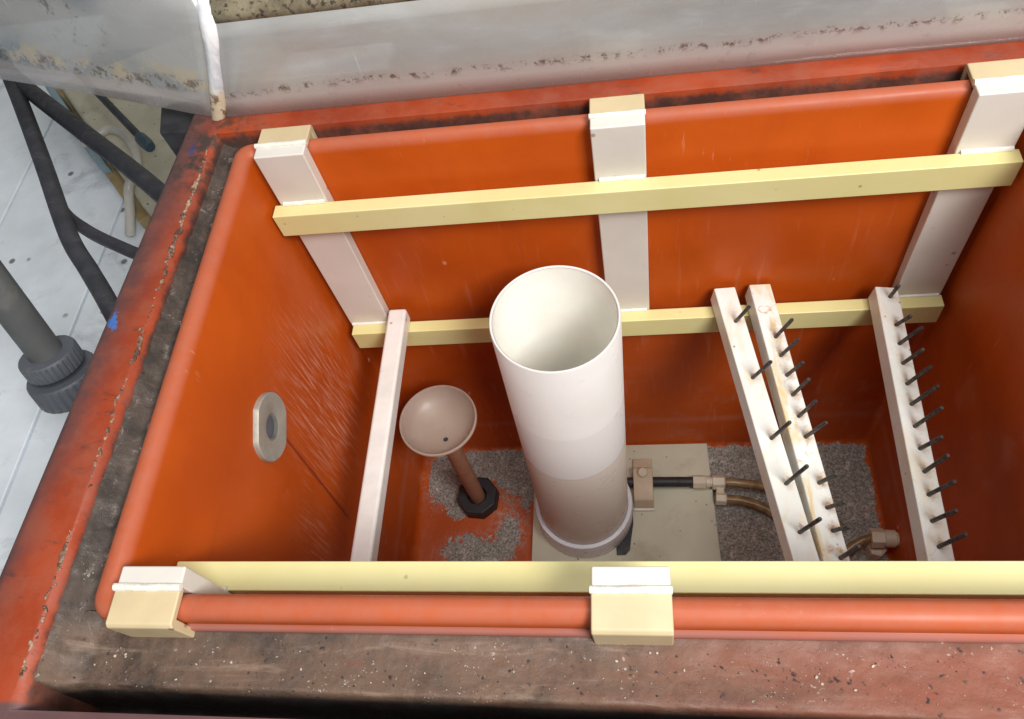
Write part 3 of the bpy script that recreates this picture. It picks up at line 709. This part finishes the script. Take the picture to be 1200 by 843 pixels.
for i, (x, y, z) in enumerate(foldp):
    a = V((x, y, z)); row = []
    for k in range(21):
        f = k / 20; L = .46 * f
        d = V((-.945, .325, 0)) * L
        row.append(a + d + V((0, 0, .30 * f * max(0, (i - 1)) / 9 + .004 * math.sin(f * 3.1))))
    rows.append(row)
g = [[m.bm.verts.new(p) for p in r] for r in rows]
for i in range(len(g) - 1):
    for k in range(20): m.bm.faces.new((g[i][k], g[i][k + 1], g[i + 1][k + 1], g[i + 1][k]))
hf = m.build('side_panel', M['hood_left'], he); s_ = hf.modifiers.new('thickness', 'SOLIDIFY'); s_.thickness = .005; s_.offset = 0
m = MB(); rows = []
for i, (x, y, z) in enumerate(foldp):
    w = .0135 + .0012 * math.sin(i * 1.7)
    rows.append([V((x - w * .8, y + .006 - .001, z)), V((x - w * .45, y - .0045, z)), V((x + w * .1, y - .0075, z)), V((x + w * .55, y - .0055, z)), V((x + w, y - .002, z)), V((x + w * .9, y + .006, z))])
m.rings(rows, cap0=True, cap1=True)
m.build('corner_fold', M['fold_strip'], he, angle=70)

# ------------------------------------------------------------------ what lies beyond the casing
fl = -.60
m = MB()
seams = [-1.6, -1.32, -1.042, -.722, -.40, -.10]
for a, b in zip(seams, seams[1:]):
    m.box((a + .0035, -.6, fl - .03), (b - .0035, 1.62 if b > -1. else 1.9, fl + .0008 * random.random()))
tag(m.build('floor', M['boards'], bevel=.003), kind='structure')
m = MB(); m.box((-2.2, -1.4, -1.06), (2.4, 3.2, -1.012)); tag(m.build('ground', M['soil']), kind='structure')
m = MB(); m.box((-2.2, 2.3, -1.0), (2.4, 2.36, 1.5)); tag(m.build('rear_wall', M['wall']), 'pale stained wall far behind the clear hood', 'wall')

def hose(pts, r, label):
    m = MB(); m.tube(pts, r, 20, sub=10); return tag(m.build('black_hose', M['hose']), label, 'hose', 'black hoses beside the casing')
hose([(-.8167, 1.2146, -.24), (-.7263, 1.0815, -.25), (-.5942, .8863, -.25), (-.4695, .6978, -.25), (-.3974, .612, -.25), (-.3441, .5489, -.25), (-.27, .45, -.27)], .0158, 'thick black hose bending down beneath the clear hood, leftmost of the hoses')
hose([(-.93, 1.30, -.24), (-.7393, 1.1274, -.25), (-.5418, .9647, -.25), (-.3545, .8111, -.25), (-.22, .69, -.25)], .0172, 'straight thick black hose crossing diagonally from the hood to the casing')
hose([(-.72, 1.06, -.285), (-.6296, .925, -.285), (-.548, .80, -.285), (-.4708, .7371, -.285), (-.3776, .6861, -.285), (-.28, .64, -.285)], .0112, 'thinner black hose branching off behind the leftmost hose')

# grey pipe with union nut
A = V((-.474, .523, -.18)); B = V((-.466, .480, -.32)); d = (B - A).normalized(); A = A - d * .16
ge = empty('grey_pipe', B + d * .12, 'grey plastic pipe with ribbed union nut at the left edge', 'pipe')
m = MB(); m.lathe(A, d, [(.0275, 0), (.0275, (B - A).length + .01)], 40, cap0=True, cap1=True); m.build('pipe', M['grey_pipe'], ge)
def ribbed(base, r, h, n=30, rib=.0022):
    m = MB(); ax_ = d; u = ax_.orthogonal().normalized(); w = ax_.cross(u); rg = []
    for hh, sc, rb in ((-.0005, .84, 0), (0, .95, 0), (.003, .985, .3), (.007, 1, 1), (h - .004, 1, 1), (h, .96, .3), (h + .0005, .84, 0)):
        rg.append([base + ax_ * hh + (u * math.cos(2 * math.pi * k / (n * 4)) + w * math.sin(2 * math.pi * k / (n * 4))) * (r * sc - (rib * rb if k % 4 in (0,) else 0)) for k in range(n * 4)])
    m.rings(rg, cap0=True, cap1=True); return m
ribbed(B - d * .020, .0480, .032).build('collar', M['slate'], ge, angle=30)
ribbed(B + d * .022, .0590, .046, 26).build('union_nut', M['slate'], ge, angle=30)

# clutter under the hood's left side
m = MB(); a = V((-1.03, 1.51, -.58)); b = V((-.60, 1.01, -.58)); dd = (b - a).normalized(); sd = V((dd.y, -dd.x, 0)) * .016
m.poly_prism([a - sd, a + sd, a + sd + V((0, 0, .03)), a - sd + V((0, 0, .03))], b - a)
tag(m.build('batten', M['batten'], bevel=.002), 'thin brown stained batten lying along the edge of the white boards', 'batten')
hb = empty('housing_box', (-.66, 1.5, fl), 'cream stained plastic box behind the hoses under the hood', 'box')
m = MB(); m.poly_prism([V(p) for p in [(-.965, 1.46, fl), (-.575, 1.0, fl), (-.20, 1.15, fl), (-.45, 1.70, fl)]], (0, 0, .10)); m.build('box_body', M['housing'], hb, bevel=.012)
m = MB(); m.poly_prism([V(p) for p in [(-1.01, 1.47, fl), (-.965, 1.445, fl), (-.728, 1.16, fl), (-.758, 1.165, fl)]], (0, 0, .108)); m.build('side_flap', M['bluegrey'], hb, bevel=.006)
m = MB(); z_ = fl + .112
z_ = fl + .108; m.tube([(-.785, 1.20, z_), (-.762, 1.232, z_), (-.7324, 1.2517, z_), (-.682, 1.2224, z_), (-.635, 1.16, z_), (-.615, 1.0985, z_), (-.618, 1.052, z_), (-.635, 1.02, z_ - .05), (-.65, .99, fl + .02)], .011, 14)
tag(m.build('loop_tube', M['loop']), 'pale grey tube looping round on the cream box', 'tube')
ge = empty('gland_cable', (-.52, 1.06, -.40), 'thin dark cable running into a teal gland by the casing corner', 'cable')
m = MB(); m.tube([(-.80, 1.36, -.40), (-.70, 1.2575, -.40), (-.555, 1.109, -.40)], .0085, 12); m.build('cable', M['hose'], ge)
m = MB(); m.lathe((-.555, 1.109, -.40), (.7, -.7, 0), [(.011, 0), (.014, .010), (.015, .035), (.012, .055)], 8, cap0=True, cap1=True); m.build('gland', M['teal'], ge, bevel=.002)
m = MB(); m.poly_prism([V(p) for p in [(-.1535, .665, -.30), (-.098, .66, -.30), (-.095, .735, -.30), (-.168, .722, -.30)]], (0, 0, .28)); tag(m.build('corner_shade_block', M['black'], bevel=.004), 'dark block added for the shaded back corner of the casing under the hood', 'shade_block')  # dark block added where the casing corner rounds into shade

# ------------------------------------------------------------------ camera
r = V((0.9863398179688788, 0.04800263742329863, -0.1575738248870236)); u = V((0.04100639075300008, 0.8549282405667977, 0.5171229828568558)); f = V((-0.1595375799193761, 0.5165205223143168, -0.8412813502697548))
cam = bpy.data.cameras.new('camera'); co = bpy.data.objects.new('camera', cam); COL.objects.link(co)
co.matrix_world = Matrix(((r.x, u.x, -f.x, 0.5092892664934099), (r.y, u.y, -f.y, -0.1707921487280958), (r.z, u.z, -f.z, 0.6854861334110395), (0, 0, 0, 1)))
cam.sensor_fit = 'HORIZONTAL'; cam.sensor_width = 36; cam.lens = 932.2788 * 36 / 1200; cam.clip_start = .02; cam.clip_end = 50
SC.camera = co

# ------------------------------------------------------------------ light
w = bpy.data.worlds.new('World'); SC.world = w; w.use_nodes = True
bg = w.node_tree.nodes['Background']; bg.inputs[0].default_value = (.93, .96, 1, 1); bg.inputs[1].default_value = .175
def area(name, loc, aim, sx, sy, power, col):
    l = bpy.data.lights.new(name, 'AREA'); l.shape = 'RECTANGLE'; l.size = sx; l.size_y = sy; l.energy = power; l.color = col
    o = bpy.data.objects.new(name, l); COL.objects.link(o); o.location = loc
    o.rotation_euler = (V(aim) - V(loc)).to_track_quat('-Z', 'Y').to_euler(); return o
area('window_light', (1.6, -.95, 1.95), (.4, .4, -.3), 1.0, .9, 92, (1, .975, .94))
area('ceiling_light', (.6, .1, 2.6), (.45, .3, -.3), 1.3, .8, 28, (1, .985, .96))

SC.view_settings.view_transform = 'Standard'
try: SC.view_settings.look = 'None'
except Exception: pass
SC.view_settings.exposure = .12; SC.view_settings.gamma = 1
SC.cycles.max_bounces = 10; SC.cycles.diffuse_bounces = 6; SC.cycles.transparent_max_bounces = 12
SC.cycles.use_denoising = True
